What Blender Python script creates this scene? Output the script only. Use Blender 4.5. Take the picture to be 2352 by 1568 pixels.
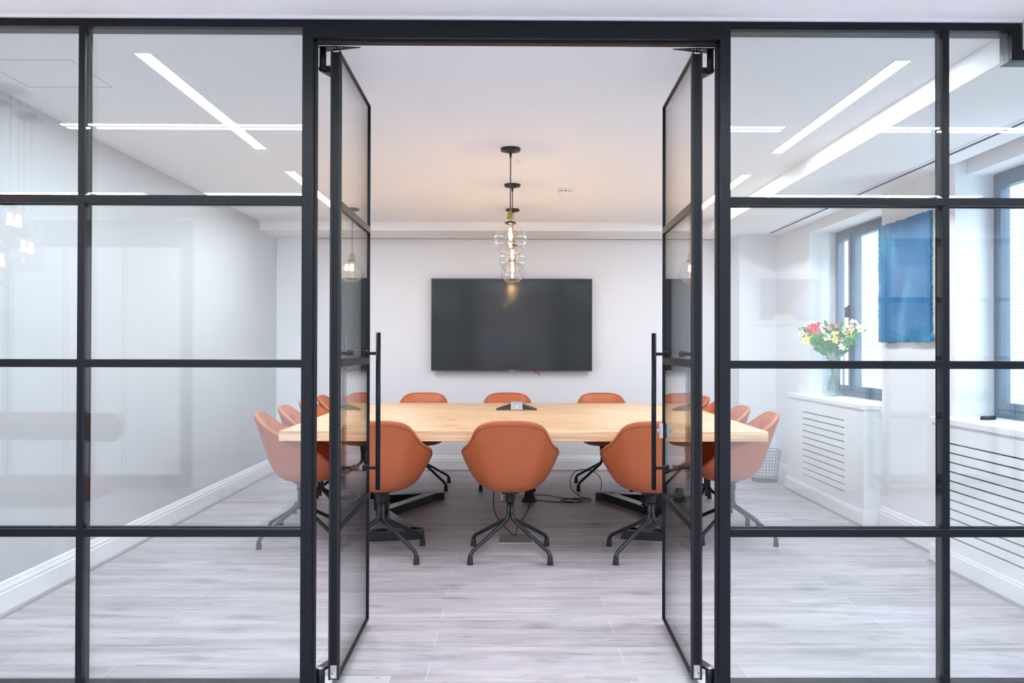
import bpy, bmesh, math, random
import numpy as np
from mathutils import Vector, Matrix, Euler
R = math.radians
PI = math.pi
rnd = random.Random(7)
scene = bpy.context.scene
for o in list(bpy.data.objects):
    bpy.data.objects.remove(o)
C = scene.collection

# ------------------------------------------------------------------ camera, world, exposure
cam_d = bpy.data.cameras.new('camera')
cam = bpy.data.objects.new('camera', cam_d); C.objects.link(cam)
cam.matrix_world = (Matrix.Translation((0, 0, 1.245)) @ Matrix.Rotation(R(-0.45), 4, 'Z')
                    @ Matrix.Rotation(R(90.42), 4, 'X') @ Matrix.Rotation(R(0.13), 4, 'Z'))
cam_d.sensor_width = 36.0
cam_d.lens = 1930.0 / 2352.0 * 36.0
cam_d.shift_x = -9.0 / 2352.0
cam_d.clip_start = 0.02
scene.camera = cam

world = bpy.data.worlds.new('daylight'); scene.world = world
world.use_nodes = True
bg = world.node_tree.nodes['Background']
bg.inputs[0].default_value = (0.66, 0.83, 1.0, 1)
bg.inputs[1].default_value = 10.5

scene.view_settings.view_transform = 'Standard'
scene.view_settings.look = 'None'
scene.view_settings.gamma = 1
scene.view_settings.use_curve_mapping = False
scene.view_settings.exposure = 0.10
scene.cycles.transparent_max_bounces = 32

L_IN = 98.0       # linear lights inside the meeting room
L_OUT = 200.0      # linear lights on the corridor side
BULB_W = 1.5

# ------------------------------------------------------------------ materials
def s2l(c):
    return tuple(((x/255.0)/12.92 if x/255.0 <= 0.04045 else ((x/255.0+0.055)/1.055)**2.4) for x in c)

MATS = {}
def nt(name):
    m = bpy.data.materials.new(name); m.use_nodes = True
    t = m.node_tree; b = t.nodes['Principled BSDF']
    MATS[name] = m
    return m, t, b

def P(name, col, rough=0.5, metal=0.0, spec=0.5, var=0.0, vscale=8.0, bump=0.0, bscale=60.0, coat=0.0, stretch=(1, 1, 1)):
    m, t, b = nt(name)
    b.inputs['Base Color'].default_value = (*col, 1)
    b.inputs['Roughness'].default_value = rough
    b.inputs['Metallic'].default_value = metal
    b.inputs['Specular IOR Level'].default_value = spec
    b.inputs['Coat Weight'].default_value = coat
    tc = t.nodes.new('ShaderNodeTexCoord')
    mp = t.nodes.new('ShaderNodeMapping'); mp.inputs['Scale'].default_value = stretch
    t.links.new(tc.outputs['Object'], mp.inputs[0])
    if var > 0:
        n = t.nodes.new('ShaderNodeTexNoise'); n.inputs['Scale'].default_value = vscale; n.inputs['Detail'].default_value = 5
        t.links.new(mp.outputs[0], n.inputs['Vector'])
        r = t.nodes.new('ShaderNodeMapRange')
        r.inputs['To Min'].default_value = 1-var; r.inputs['To Max'].default_value = 1+var
        t.links.new(n.outputs[0], r.inputs[0])
        mx = t.nodes.new('ShaderNodeVectorMath'); mx.operation = 'SCALE'
        mx.inputs[0].default_value = col
        t.links.new(r.outputs[0], mx.inputs['Scale'])
        t.links.new(mx.outputs[0], b.inputs['Base Color'])
    if bump > 0:
        n2 = t.nodes.new('ShaderNodeTexNoise'); n2.inputs['Scale'].default_value = bscale; n2.inputs['Detail'].default_value = 3
        t.links.new(mp.outputs[0], n2.inputs['Vector'])
        bp = t.nodes.new('ShaderNodeBump'); bp.inputs['Strength'].default_value = bump; bp.inputs['Distance'].default_value = 0.002
        t.links.new(n2.outputs[0], bp.inputs['Height'])
        t.links.new(bp.outputs[0], b.inputs['Normal'])
    return m

def EM(name, col, strength):
    m, t, b = nt(name)
    t.nodes.remove(b)
    e = t.nodes.new('ShaderNodeEmission'); e.inputs[0].default_value = (*col, 1); e.inputs[1].default_value = strength
    t.links.new(e.outputs[0], t.nodes['Material Output'].inputs[0])
    return m

def GLASS(name, tint=(0.98, 0.99, 0.985), f0=0.04, rough=0.0, power=5.0):
    """clear sheet: straight transmission plus mirror reflection by viewing angle (Schlick)"""
    m, t, b = nt(name)
    t.nodes.remove(b)
    lw = t.nodes.new('ShaderNodeLayerWeight'); lw.inputs[0].default_value = 0.5
    pw = t.nodes.new('ShaderNodeMath'); pw.operation = 'POWER'; pw.inputs[1].default_value = power
    t.links.new(lw.outputs['Facing'], pw.inputs[0])
    ma = t.nodes.new('ShaderNodeMath'); ma.operation = 'MULTIPLY_ADD'
    ma.inputs[1].default_value = 1-f0; ma.inputs[2].default_value = f0
    t.links.new(pw.outputs[0], ma.inputs[0])
    tr = t.nodes.new('ShaderNodeBsdfTransparent'); tr.inputs[0].default_value = (*tint, 1)
    gl = t.nodes.new('ShaderNodeBsdfGlossy'); gl.inputs['Roughness'].default_value = rough
    gl.inputs[0].default_value = (1, 1, 1, 1)
    mx = t.nodes.new('ShaderNodeMixShader')
    t.links.new(ma.outputs[0], mx.inputs[0]); t.links.new(tr.outputs[0], mx.inputs[1]); t.links.new(gl.outputs[0], mx.inputs[2])
    t.links.new(mx.outputs[0], t.nodes['Material Output'].inputs[0])
    return m

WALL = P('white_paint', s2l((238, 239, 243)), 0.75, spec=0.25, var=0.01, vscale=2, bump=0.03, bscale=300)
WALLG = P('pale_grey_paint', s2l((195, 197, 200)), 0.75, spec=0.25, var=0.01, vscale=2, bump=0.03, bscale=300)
CEIL = P('ceiling_paint', s2l((246, 247, 250)), 0.85, spec=0.2, var=0.01, vscale=2, bump=0.02, bscale=200)
GLOSSW = P('white_satin', s2l((238, 240, 243)), 0.35, spec=0.45, var=0.008, vscale=3)
GAPM = P('dark_gap', (0.01, 0.01, 0.012), 0.9)
SEAM = P('hatch_seam', s2l((150, 152, 156)), 0.8)
FRAME = P('black_steel', (0.006, 0.008, 0.012), 0.36, spec=0.2, var=0.12, vscale=40, bump=0.05, bscale=500)
FRAME2 = P('black_seal', (0.006, 0.006, 0.008), 0.55)
SLATE = P('slate_window_frame', s2l((92, 110, 128)), 0.4, var=0.05, vscale=20)
STEEL = P('brushed_steel', (0.55, 0.55, 0.54), 0.32, metal=1, var=0.06, vscale=60, stretch=(1, 12, 1))
CHROME = P('chrome', (0.8, 0.8, 0.8), 0.12, metal=1)
BRASS = P('aged_brass', (0.42, 0.30, 0.12), 0.3, metal=1, var=0.15, vscale=80)
BLKPL = P('black_plastic', (0.012, 0.012, 0.014), 0.38, bump=0.03, bscale=400)
BLKMT = P('black_leg_steel', (0.009, 0.012, 0.017), 0.28, spec=0.5, bump=0.03, bscale=400)
RUBBER = P('black_rubber', (0.012, 0.012, 0.013), 0.6)
LEATHER = P('tan_leather', s2l((184, 98, 58)), 0.42, spec=0.45, var=0.07, vscale=7, bump=0.12, bscale=420)
PIPING = P('tan_leather_piping', s2l((146, 80, 54)), 0.5, var=0.05)
PAINTW = P('white_plastic', s2l((236, 236, 238)), 0.4)
GLASSM = GLASS('clear_glass', (0.975, 0.988, 0.985), 0.042)
DGLASS = GLASS('door_glass', (0.972, 0.98, 0.985), 0.035)
GLOBE = GLASS('globe_glass', (0.975, 0.97, 0.965), 0.03, power=3.0)
VASEG = GLASS('vase_glass', (0.93, 0.97, 0.98), 0.06, power=2.5)
WATER = GLASS('vase_water', (0.90, 0.96, 0.985), 0.02)
STRIP = EM('light_diffuser_inner', (0.85, 0.92, 1.0), L_IN)
STRIPO = EM('light_diffuser_outer', (0.86, 0.92, 1.0), L_OUT)
FIL = EM('warm_filament', (1.0, 0.70, 0.40), 160)
BULBG = GLASS('bulb_glass', (1.0, 0.93, 0.82), 0.04)
LEAF = P('leaf_green', s2l((84, 158, 90)), 0.45, var=0.25, vscale=20)
STEMG = P('stem_green', s2l((96, 158, 92)), 0.5)
REDP = P('red_cord', s2l((190, 40, 50)), 0.5)
RUST = P('rust_velvet', s2l((132, 68, 52)), 0.85, var=0.1, vscale=12)
CONC = P('pale_stone_sill', s2l((225, 226, 224)), 0.8, var=0.05)

def floor_mat():
    m, t, b = nt('grey_oak_planks')
    N = t.nodes; Lk = t.links
    tc = N.new('ShaderNodeTexCoord')
    mp = N.new('ShaderNodeMapping'); mp.inputs['Location'].default_value = (0.31, -0.118, 0)
    Lk.new(tc.outputs['Object'], mp.inputs[0])
    br = N.new('ShaderNodeTexBrick'); br.offset = 0.37; br.offset_frequency = 2; br.squash = 1
    br.inputs['Scale'].default_value = 1.0
    br.inputs['Brick Width'].default_value = 1.22; br.inputs['Row Height'].default_value = 0.178
    br.inputs['Mortar Size'].default_value = 0.0011; br.inputs['Mortar Smooth'].default_value = 0.3
    br.inputs['Bias'].default_value = 0
    br.inputs['Color1'].default_value = (0, 0, 0, 1); br.inputs['Color2'].default_value = (1, 1, 1, 1)
    br.inputs['Mortar'].default_value = (0.5, 0.5, 0.5, 1)
    Lk.new(mp.outputs[0], br.inputs['Vector'])
    # per-plank shift of the grain
    sep = N.new('ShaderNodeSeparateXYZ'); Lk.new(mp.outputs[0], sep.inputs[0])
    fl = N.new('ShaderNodeMath'); fl.operation = 'DIVIDE'; fl.inputs[1].default_value = 0.178; Lk.new(sep.outputs[1], fl.inputs[0])
    f2 = N.new('ShaderNodeMath'); f2.operation = 'FLOOR'; Lk.new(fl.outputs[0], f2.inputs[0])
    f3 = N.new('ShaderNodeMath'); f3.operation = 'MULTIPLY'; f3.inputs[1].default_value = 3.71; Lk.new(f2.outputs[0], f3.inputs[0])
    ax = N.new('ShaderNodeMath'); ax.operation = 'ADD'; Lk.new(sep.outputs[0], ax.inputs[0]); Lk.new(f3.outputs[0], ax.inputs[1])
    cmb = N.new('ShaderNodeCombineXYZ'); Lk.new(ax.outputs[0], cmb.inputs[0]); Lk.new(sep.outputs[1], cmb.inputs[1])
    def noise(sx, sy, scale, detail, dist=0.0, ro=0.55):
        mm = N.new('ShaderNodeMapping'); mm.inputs['Scale'].default_value = (sx, sy, 1)
        Lk.new(cmb.outputs[0], mm.inputs[0])
        n = N.new('ShaderNodeTexNoise'); n.inputs['Scale'].default_value = scale; n.inputs['Detail'].default_value = detail
        n.inputs['Distortion'].default_value = dist; n.inputs['Roughness'].default_value = ro
        Lk.new(mm.outputs[0], n.inputs['Vector']); return n
    g1 = noise(0.8, 6, 2.0, 6, 0.6)
    g2 = noise(3.0, 60, 2.5, 4, 0.3, 0.7)
    g3 = noise(1.2, 11, 3.4, 5, 1.6)
    cr = N.new('ShaderNodeValToRGB')
    cr.color_ramp.elements[0].position = 0.30; cr.color_ramp.elements[0].color = (*s2l((152, 146, 152)), 1)
    cr.color_ramp.elements[1].position = 0.62; cr.color_ramp.elements[1].color = (*s2l((190, 184, 188)), 1)
    Lk.new(g1.outputs[0], cr.inputs[0])
    # dark streaks
    st = N.new('ShaderNodeMapRange'); st.inputs['From Min'].default_value = 0.57; st.inputs['From Max'].default_value = 0.76
    st.inputs['To Max'].default_value = 0.8
    Lk.new(g3.outputs[0], st.inputs[0])
    m1 = N.new('ShaderNodeMix'); m1.data_type = 'RGBA'
    Lk.new(st.outputs[0], m1.inputs[0]); Lk.new(cr.outputs[0], m1.inputs[6]); m1.inputs[7].default_value = (*s2l((108, 106, 120)), 1)
    fg = N.new('ShaderNodeMapRange'); fg.inputs['To Min'].default_value = 0.80; fg.inputs['To Max'].default_value = 1.18
    Lk.new(g2.outputs[0], fg.inputs[0])
    v1 = N.new('ShaderNodeVectorMath'); v1.operation = 'SCALE'; Lk.new(m1.outputs[2], v1.inputs[0]); Lk.new(fg.outputs[0], v1.inputs['Scale'])
    kmp = N.new('ShaderNodeMapping'); kmp.inputs['Scale'].default_value = (1.5, 2.8, 1); Lk.new(cmb.outputs[0], kmp.inputs[0])
    kn1 = N.new('ShaderNodeTexNoise'); kn1.inputs['Scale'].default_value = 6; kn1.inputs['Detail'].default_value = 3; Lk.new(kmp.outputs[0], kn1.inputs['Vector'])
    kad = N.new('ShaderNodeMix'); kad.data_type = 'RGBA'; kad.inputs[0].default_value = 0.16; Lk.new(kmp.outputs[0], kad.inputs[6]); Lk.new(kn1.outputs['Color'], kad.inputs[7])
    kvo = N.new('ShaderNodeTexVoronoi'); kvo.voronoi_dimensions = '2D'; kvo.inputs['Scale'].default_value = 1.2; Lk.new(kad.outputs[2], kvo.inputs['Vector'])
    ksp = N.new('ShaderNodeSeparateColor'); Lk.new(kvo.outputs['Color'], ksp.inputs[0])
    kgt = N.new('ShaderNodeMath'); kgt.operation = 'GREATER_THAN'; kgt.inputs[1].default_value = 0.5; Lk.new(ksp.outputs[0], kgt.inputs[0])
    kmr = N.new('ShaderNodeMapRange'); kmr.inputs['From Min'].default_value = 0.0; kmr.inputs['From Max'].default_value = 0.15
    kmr.inputs['To Min'].default_value = 0.5; kmr.inputs['To Max'].default_value = 0.0; Lk.new(kvo.outputs['Distance'], kmr.inputs[0])
    kml = N.new('ShaderNodeMath'); kml.operation = 'MULTIPLY'; Lk.new(kgt.outputs[0], kml.inputs[0]); Lk.new(kmr.outputs[0], kml.inputs[1])
    kmx = N.new('ShaderNodeMix'); kmx.data_type = 'RGBA'; Lk.new(kml.outputs[0], kmx.inputs[0]); Lk.new(v1.outputs[0], kmx.inputs[6]); kmx.inputs[7].default_value = (*s2l((96, 96, 112)), 1)
    v1 = kmx
    pv = N.new('ShaderNodeMapRange'); pv.inputs['To Min'].default_value = 0.91; pv.inputs['To Max'].default_value = 1.07
    Lk.new(br.outputs[0], pv.inputs[0])
    v2 = N.new('ShaderNodeVectorMath'); v2.operation = 'SCALE'; Lk.new(v1.outputs[2], v2.inputs[0]); Lk.new(pv.outputs[0], v2.inputs['Scale'])
    m2 = N.new('ShaderNodeMix'); m2.data_type = 'RGBA'
    mf = N.new('ShaderNodeMath'); mf.operation = 'MULTIPLY'; mf.inputs[1].default_value = 0.62; Lk.new(br.outputs['Fac'], mf.inputs[0])
    Lk.new(mf.outputs[0], m2.inputs[0]); Lk.new(v2.outputs[0], m2.inputs[6]); m2.inputs[7].default_value = (*s2l((232, 228, 230)), 1)
    Lk.new(m2.outputs[2], b.inputs['Base Color'])
    b.inputs['Roughness'].default_value = 0.42; b.inputs['Specular IOR Level'].default_value = 0.4
    bp = N.new('ShaderNodeBump'); bp.inputs['Strength'].default_value = 0.12; bp.inputs['Distance'].default_value = 0.002
    Lk.new(g2.outputs[0], bp.inputs['Height']); Lk.new(bp.outputs[0], b.inputs['Normal'])
    return m
FLOOR = floor_mat()

def pine_mat():
    m, t, b = nt('pine_board')
    N = t.nodes; Lk = t.links
    tc = N.new('ShaderNodeTexCoord')
    sep = N.new('ShaderNodeSeparateXYZ'); Lk.new(tc.outputs['Object'], sep.inputs[0])
    d = N.new('ShaderNodeMath'); d.operation = 'DIVIDE'; d.inputs[1].default_value = 0.13; Lk.new(sep.outputs[1], d.inputs[0])
    f = N.new('ShaderNodeMath'); f.operation = 'FLOOR'; Lk.new(d.outputs[0], f.inputs[0])
    mu = N.new('ShaderNodeMath'); mu.operation = 'MULTIPLY'; mu.inputs[1].default_value = 5.3; Lk.new(f.outputs[0], mu.inputs[0])
    ad = N.new('ShaderNodeMath'); ad.operation = 'ADD'; Lk.new(sep.outputs[0], ad.inputs[0]); Lk.new(mu.outputs[0], ad.inputs[1])
    cb = N.new('ShaderNodeCombineXYZ'); Lk.new(ad.outputs[0], cb.inputs[0]); Lk.new(sep.outputs[1], cb.inputs[1]); Lk.new(sep.outputs[2], cb.inputs[2])
    mm = N.new('ShaderNodeMapping'); mm.inputs['Scale'].default_value = (0.9, 16, 16); Lk.new(cb.outputs[0], mm.inputs[0])
    n = N.new('ShaderNodeTexNoise'); n.inputs['Scale'].default_value = 2.2; n.inputs['Detail'].default_value = 5; n.inputs['Distortion'].default_value = 0.7
    Lk.new(mm.outputs[0], n.inputs['Vector'])
    cr = N.new('ShaderNodeValToRGB')
    cr.color_ramp.elements[0].position = 0.34; cr.color_ramp.elements[0].color = (*s2l((206, 158, 112)), 1)
    cr.color_ramp.elements[1].position = 0.62; cr.color_ramp.elements[1].color = (*s2l((240, 208, 168)), 1)
    Lk.new(n.outputs[0], cr.inputs[0])
    mk = N.new('ShaderNodeMapping'); mk.inputs['Scale'].default_value = (1.9, 2.9, 2.9); Lk.new(cb.outputs[0], mk.inputs[0])
    vo = N.new('ShaderNodeTexVoronoi'); vo.voronoi_dimensions = '2D'; vo.inputs['Scale'].default_value = 1.0; Lk.new(mk.outputs[0], vo.inputs['Vector'])
    kr = N.new('ShaderNodeMapRange'); kr.inputs['From Min'].default_value = 0.02; kr.inputs['From Max'].default_value = 0.11
    kr.inputs['To Min'].default_value = 0.7; kr.inputs['To Max'].default_value = 0.0
    Lk.new(vo.outputs['Distance'], kr.inputs[0])
    mx = N.new('ShaderNodeMix'); mx.data_type = 'RGBA'
    kc = N.new('ShaderNodeSeparateColor'); Lk.new(vo.outputs['Color'], kc.inputs[0])
    kg = N.new('ShaderNodeMath'); kg.operation = 'GREATER_THAN'; kg.inputs[1].default_value = 0.45; Lk.new(kc.outputs[0], kg.inputs[0])
    km = N.new('ShaderNodeMath'); km.operation = 'MULTIPLY'; Lk.new(kr.outputs[0], km.inputs[0]); Lk.new(kg.outputs[0], km.inputs[1])
    Lk.new(km.outputs[0], mx.inputs[0]); Lk.new(cr.outputs[0], mx.inputs[6]); mx.inputs[7].default_value = (*s2l((150, 84, 50)), 1)
    Lk.new(mx.outputs[2], b.inputs['Base Color'])
    b.inputs['Roughness'].default_value = 0.38
    return m
PINE = pine_mat()

def brick_mat():
    m, t, b = nt('pale_brick')
    N = t.nodes; Lk = t.links
    tc = N.new('ShaderNodeTexCoord'); sep = N.new('ShaderNodeSeparateXYZ'); Lk.new(tc.outputs['Object'], sep.inputs[0])
    cb = N.new('ShaderNodeCombineXYZ'); Lk.new(sep.outputs[1], cb.inputs[0]); Lk.new(sep.outputs[2], cb.inputs[1])
    br = N.new('ShaderNodeTexBrick'); br.inputs['Scale'].default_value = 1.0
    br.inputs['Brick Width'].default_value = 0.225; br.inputs['Row Height'].default_value = 0.075; br.inputs['Mortar Size'].default_value = 0.006
    br.inputs['Color1'].default_value = (*s2l((142, 139, 130)), 1); br.inputs['Color2'].default_value = (*s2l((134, 128, 116)), 1)
    br.inputs['Mortar'].default_value = (*s2l((98, 98, 100)), 1)
    Lk.new(cb.outputs[0], br.inputs['Vector']); Lk.new(br.outputs[0], b.inputs['Base Color'])
    b.inputs['Roughness'].default_value = 0.9
    return m
BRICK = brick_mat()
STONE = P('blue_grey_stone', s2l((108, 122, 142)), 0.9, var=0.25, vscale=30, bump=0.8, bscale=60)
PANEEXT = P('neighbour_window_glass', s2l((90, 115, 135)), 0.2)

def tv_mat():
    m, t, b = nt('tv_screen')
    b.inputs['Base Color'].default_value = (0.010, 0.012, 0.016, 1)
    b.inputs['Roughness'].default_value = 0.13
    b.inputs['Specular IOR Level'].default_value = 0.45
    tc = t.nodes.new('ShaderNodeTexCoord')
    n = t.nodes.new('ShaderNodeTexNoise'); n.inputs['Scale'].default_value = 1.6; n.inputs['Detail'].default_value = 0
    t.links.new(tc.outputs['Object'], n.inputs['Vector'])
    bp = t.nodes.new('ShaderNodeBump'); bp.inputs['Strength'].default_value = 0.6; bp.inputs['Distance'].default_value = 0.02
    t.links.new(n.outputs[0], bp.inputs['Height']); t.links.new(bp.outputs[0], b.inputs['Normal'])
    return m
TVM = tv_mat()

def art_mat():
    m, t, b = nt('blue_impasto')
    N = t.nodes; Lk = t.links
    tc = N.new('ShaderNodeTexCoord')
    mp = N.new('ShaderNodeMapping'); mp.inputs['Scale'].default_value = (1, 2.2, 1.1); Lk.new(tc.outputs['Object'], mp.inputs[0])
    n = N.new('ShaderNodeTexNoise'); n.inputs['Scale'].default_value = 2.2; n.inputs['Detail'].default_value = 8; n.inputs['Roughness'].default_value = 0.6
    Lk.new(mp.outputs[0], n.inputs['Vector'])
    cr = N.new('ShaderNodeValToRGB')
    e = cr.color_ramp.elements
    e[0].position = 0.3; e[0].color = (*s2l((20, 96, 150)), 1)
    e[1].position = 0.72; e[1].color = (*s2l((92, 160, 196)), 1)
    e2 = cr.color_ramp.elements.new(0.52); e2.color = (*s2l((34, 118, 172)), 1)
    Lk.new(n.outputs[0], cr.inputs[0]); Lk.new(cr.outputs[0], b.inputs['Base Color'])
    b.inputs['Roughness'].default_value = 0.45
    n3 = N.new('ShaderNodeTexNoise'); n3.inputs['Scale'].default_value = 22; n3.inputs['Detail'].default_value = 6
    Lk.new(mp.outputs[0], n3.inputs['Vector'])
    bp = N.new('ShaderNodeBump'); bp.inputs['Strength'].default_value = 0.6; bp.inputs['Distance'].default_value = 0.006
    Lk.new(n3.outputs[0], bp.inputs['Height']); Lk.new(bp.outputs[0], b.inputs['Normal'])
    return m
BLUE = art_mat()
CANVAS = P('raw_canvas', s2l((214, 206, 186)), 0.9, var=0.06, vscale=30)

# ------------------------------------------------------------------ mesh helpers
class MB:
    def __init__(s): s.v = []; s.f = []; s.smooth = []
    def add(s, vs, fs, smooth=False):
        o = len(s.v); s.v += [tuple(v) for v in vs]
        s.f += [tuple(o+i for i in f) for f in fs]; s.smooth += [smooth]*len(fs)
        return s
    def box(s, x0, x1, y0, y1, z0, z1):
        vs = [(x0, y0, z0), (x1, y0, z0), (x1, y1, z0), (x0, y1, z0), (x0, y0, z1), (x1, y0, z1), (x1, y1, z1), (x0, y1, z1)]
        return s.add(vs, [(0, 3, 2, 1), (4, 5, 6, 7), (0, 1, 5, 4), (1, 2, 6, 5), (2, 3, 7, 6), (3, 0, 4, 7)])
    def prism(s, pts, axis, a0, a1):
        """extrude a 2D outline along axis ('x','y','z')"""
        n = len(pts)
        def mk(p, a):
            return {'x': (a, p[0], p[1]), 'y': (p[0], a, p[1]), 'z': (p[0], p[1], a)}[axis]
        vs = [mk(p, a0) for p in pts]+[mk(p, a1) for p in pts]
        fs = [tuple(range(n-1, -1, -1)), tuple(range(n, 2*n))]+[(i, (i+1) % n, n+(i+1) % n, n+i) for i in range(n)]
        return s.add(vs, fs)
    def obox(s, a, b, w, h, up=Vector((0, 0, 1))):
        """beam from a to b, width w (sideways), height h (towards up)"""
        a = Vector(a); b = Vector(b); d = (b-a).normalized(); sd = d.cross(up).normalized(); u = sd.cross(d).normalized()
        vs = []
        for p in (a, b):
            for i, j in ((-1, -1), (1, -1), (1, 1), (-1, 1)):
                vs.append(p+sd*(w/2*i)+u*(h/2*j))
        return s.add(vs, [(3, 2, 1, 0), (4, 5, 6, 7), (0, 1, 5, 4), (1, 2, 6, 5), (2, 3, 7, 6), (3, 0, 4, 7)])
    def lathe(s, prof, c=(0, 0, 0), n=32, smooth=True, rf=None, axis='z', closed=False):
        vs = []; fs = []
        for r, z in prof:
            for i in range(n):
                a = 2*PI*i/n; rr = r*(rf(a) if rf else 1)
                p = (rr*math.cos(a), rr*math.sin(a), z)
                if axis == 'x': p = (p[2], p[0], p[1])
                if axis == 'y': p = (p[0], p[2], p[1])
                vs.append((c[0]+p[0], c[1]+p[1], c[2]+p[2]))
        m = len(prof)
        for k in range(m if closed else m-1):
            k2 = (k+1) % m
            for i in range(n):
                fs.append((k*n+i, k*n+(i+1) % n, k2*n+(i+1) % n, k2*n+i))
        if not closed:
            fs.append(tuple(range(n-1, -1, -1))); fs.append(tuple((m-1)*n+i for i in range(n)))
        return s.add(vs, fs, smooth)
    def tube(s, pts, r, n=10, smooth=True, closed=False, caps=True):
        pts = [Vector(p) for p in pts]; m = len(pts)
        rs = r if isinstance(r, (list, tuple)) else [r]*m
        tg = []
        for i in range(m):
            if closed: t = pts[(i+1) % m]-pts[i-1]
            else: t = pts[min(i+1, m-1)]-pts[max(i-1, 0)]
            tg.append(t.normalized())
        up = Vector((0, 0, 1)) if abs(tg[0].z) < 0.9 else Vector((1, 0, 0))
        nrm = tg[0].cross(up).normalized(); vs = []
        for i in range(m):
            nrm = (nrm-tg[i]*nrm.dot(tg[i]))
            nrm = nrm.normalized() if nrm.length > 1e-6 else tg[i].orthogonal().normalized()
            bn = tg[i].cross(nrm)
            for k in range(n):
                a = 2*PI*k/n
                vs.append(pts[i]+nrm*(rs[i]*math.cos(a))+bn*(rs[i]*math.sin(a)))
        fs = []
        for i in range(m if closed else m-1):
            j = (i+1) % m
            for k in range(n):
                fs.append((i*n+k, i*n+(k+1) % n, j*n+(k+1) % n, j*n+k))
        if caps and not closed:
            fs.append(tuple(range(n-1, -1, -1))); fs.append(tuple((m-1)*n+k for k in range(n)))
        return s.add(vs, fs, smooth)
    def build(s, name, mat, parent=None, world=False, bevel=0.0, segs=2):
        me = bpy.data.meshes.new(name)
        off = Vector((0, 0, 0))
        if world and parent is not None:
            p = parent
            while p is not None: off += p.location; p = p.parent
        me.from_pydata([tuple(Vector(v)-off) for v in s.v], [], s.f)
        me.polygons.foreach_set('use_smooth', s.smooth)
        me.materials.append(mat); me.update()
        bm = bmesh.new(); bm.from_mesh(me); bmesh.ops.recalc_face_normals(bm, faces=bm.faces); bm.to_mesh(me); bm.free()
        o = bpy.data.objects.new(name, me); C.objects.link(o)
        if parent is not None: o.parent = parent
        if bevel > 0:
            b = o.modifiers.new('bevel', 'BEVEL'); b.width = bevel; b.segments = segs; b.limit_method = 'ANGLE'; b.angle_limit = R(40)
        return o

def tag(o, label=None, cat=None, group=None, kind=None):
    if label: o['label'] = label
    if cat: o['category'] = cat
    if group: o['group'] = group
    if kind: o['kind'] = kind
    return o
def thing(name, label, cat, loc=(0, 0, 0), rz=0.0, group=None, kind=None):
    o = bpy.data.objects.new(name, None); C.objects.link(o); o.location = loc; o.rotation_euler = (0, 0, rz)
    o.empty_display_size = 0.1
    return tag(o, label, cat, group, kind)
def children(o): return [c for c in bpy.data.objects if c.parent is o]
def copy_tree(o, parent=None):
    c = o.copy(); C.objects.link(c)
    if parent is not None: c.parent = parent
    for ch in children(o): copy_tree(ch, c)
    return c
def box(name, mat, x0, x1, y0, y1, z0, z1, parent=None, world=True, bevel=0.0):
    return MB().box(x0, x1, y0, y1, z0, z1).build(name, mat, parent, world, bevel)

def arc(p0, p1, p2, n=6):
    """quadratic bezier"""
    p0, p1, p2 = Vector(p0), Vector(p1), Vector(p2)
    return [(1-t)**2*p0+2*t*(1-t)*p1+t*t*p2 for t in [i/n for i in range(n+1)]]
def catmull(pts, n=6, closed=False):
    pts = [Vector(p) for p in pts]; out = []
    m = len(pts)
    rng = range(m) if closed else range(m-1)
    for i in rng:
        g = (lambda k: pts[k % m]) if closed else (lambda k: pts[min(max(k, 0), m-1)])
        p0, p1, p2, p3 = g(i-1), g(i), g(i+1), g(i+2)
        for k in range(n):
            t = k/n
            out.append(0.5*((2*p1)+(-p0+p2)*t+(2*p0-5*p1+4*p2-p3)*t*t+(-p0+3*p1-3*p2+p3)*t**3))
    if not closed: out.append(pts[-1])
    return out

# ------------------------------------------------------------------ dimensions
CZ = 2.425
XL, XR = -2.35, 2.59
YB = 8.50
YP0, YP1 = 3.0, 3.077
SOF = 2.345
BULK = 2.32
OX0, OX1, OY0 = -4.6, 4.6, -1.4
W1 = (5.82, 7.23)       # far window opening
W2 = (3.40, 4.86)       # near window opening
SILL = 0.85
HEAD = 2.24

# ------------------------------------------------------------------ shell of the rooms
m = MB(); m.box(OX0, OX1, OY0-0.1, YP1, -0.1, 0); m.box(XL-0.15, 2.9, YP1, YB+0.15, -0.1, 0)
tag(m.build('floor', FLOOR), 'pale grey wood plank floor running through both rooms', 'floor', kind='structure')
m = MB(); m.box(OX0, OX1, OY0-0.1, YP1, CZ, CZ+0.12); m.box(XL-0.15, 3.0, YP1, YB+0.15, CZ, CZ+0.12)
tag(m.build('ceiling', CEIL), 'flat white plaster ceiling over both rooms', 'ceiling', kind='structure')
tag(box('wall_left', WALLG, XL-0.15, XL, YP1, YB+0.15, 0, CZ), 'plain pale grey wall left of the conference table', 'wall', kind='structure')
tag(box('wall_back', WALL, XL, 3.0, YB, YB+0.15, 0, CZ), 'white wall behind the television', 'wall', kind='structure')
m = MB()
XE = 2.90
m.box(XR, XE, YP1, W2[0], 0, CZ); m.box(XR, XE, W2[1], W1[0], 0, CZ); m.box(XR, XE, W1[1], YB, 0, CZ)
for a, b in (W1, W2): m.box(XR, XE, a, b, 0, SILL-0.03)
m.box(XR, XE, W1[0], W1[1], HEAD, CZ); m.box(2.66, XE, W2[0], W2[1], 2.255, CZ)
tag(m.build('wall_right', WALL), 'white window wall right of the conference table', 'wall', kind='structure')
m = MB(); m.box(2.235, XR, 8.15, YB, 0, CZ)
tag(m.build('wall_corner_column', WALL), 'boxed white column in the far right corner', 'wall', kind='structure')
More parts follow.
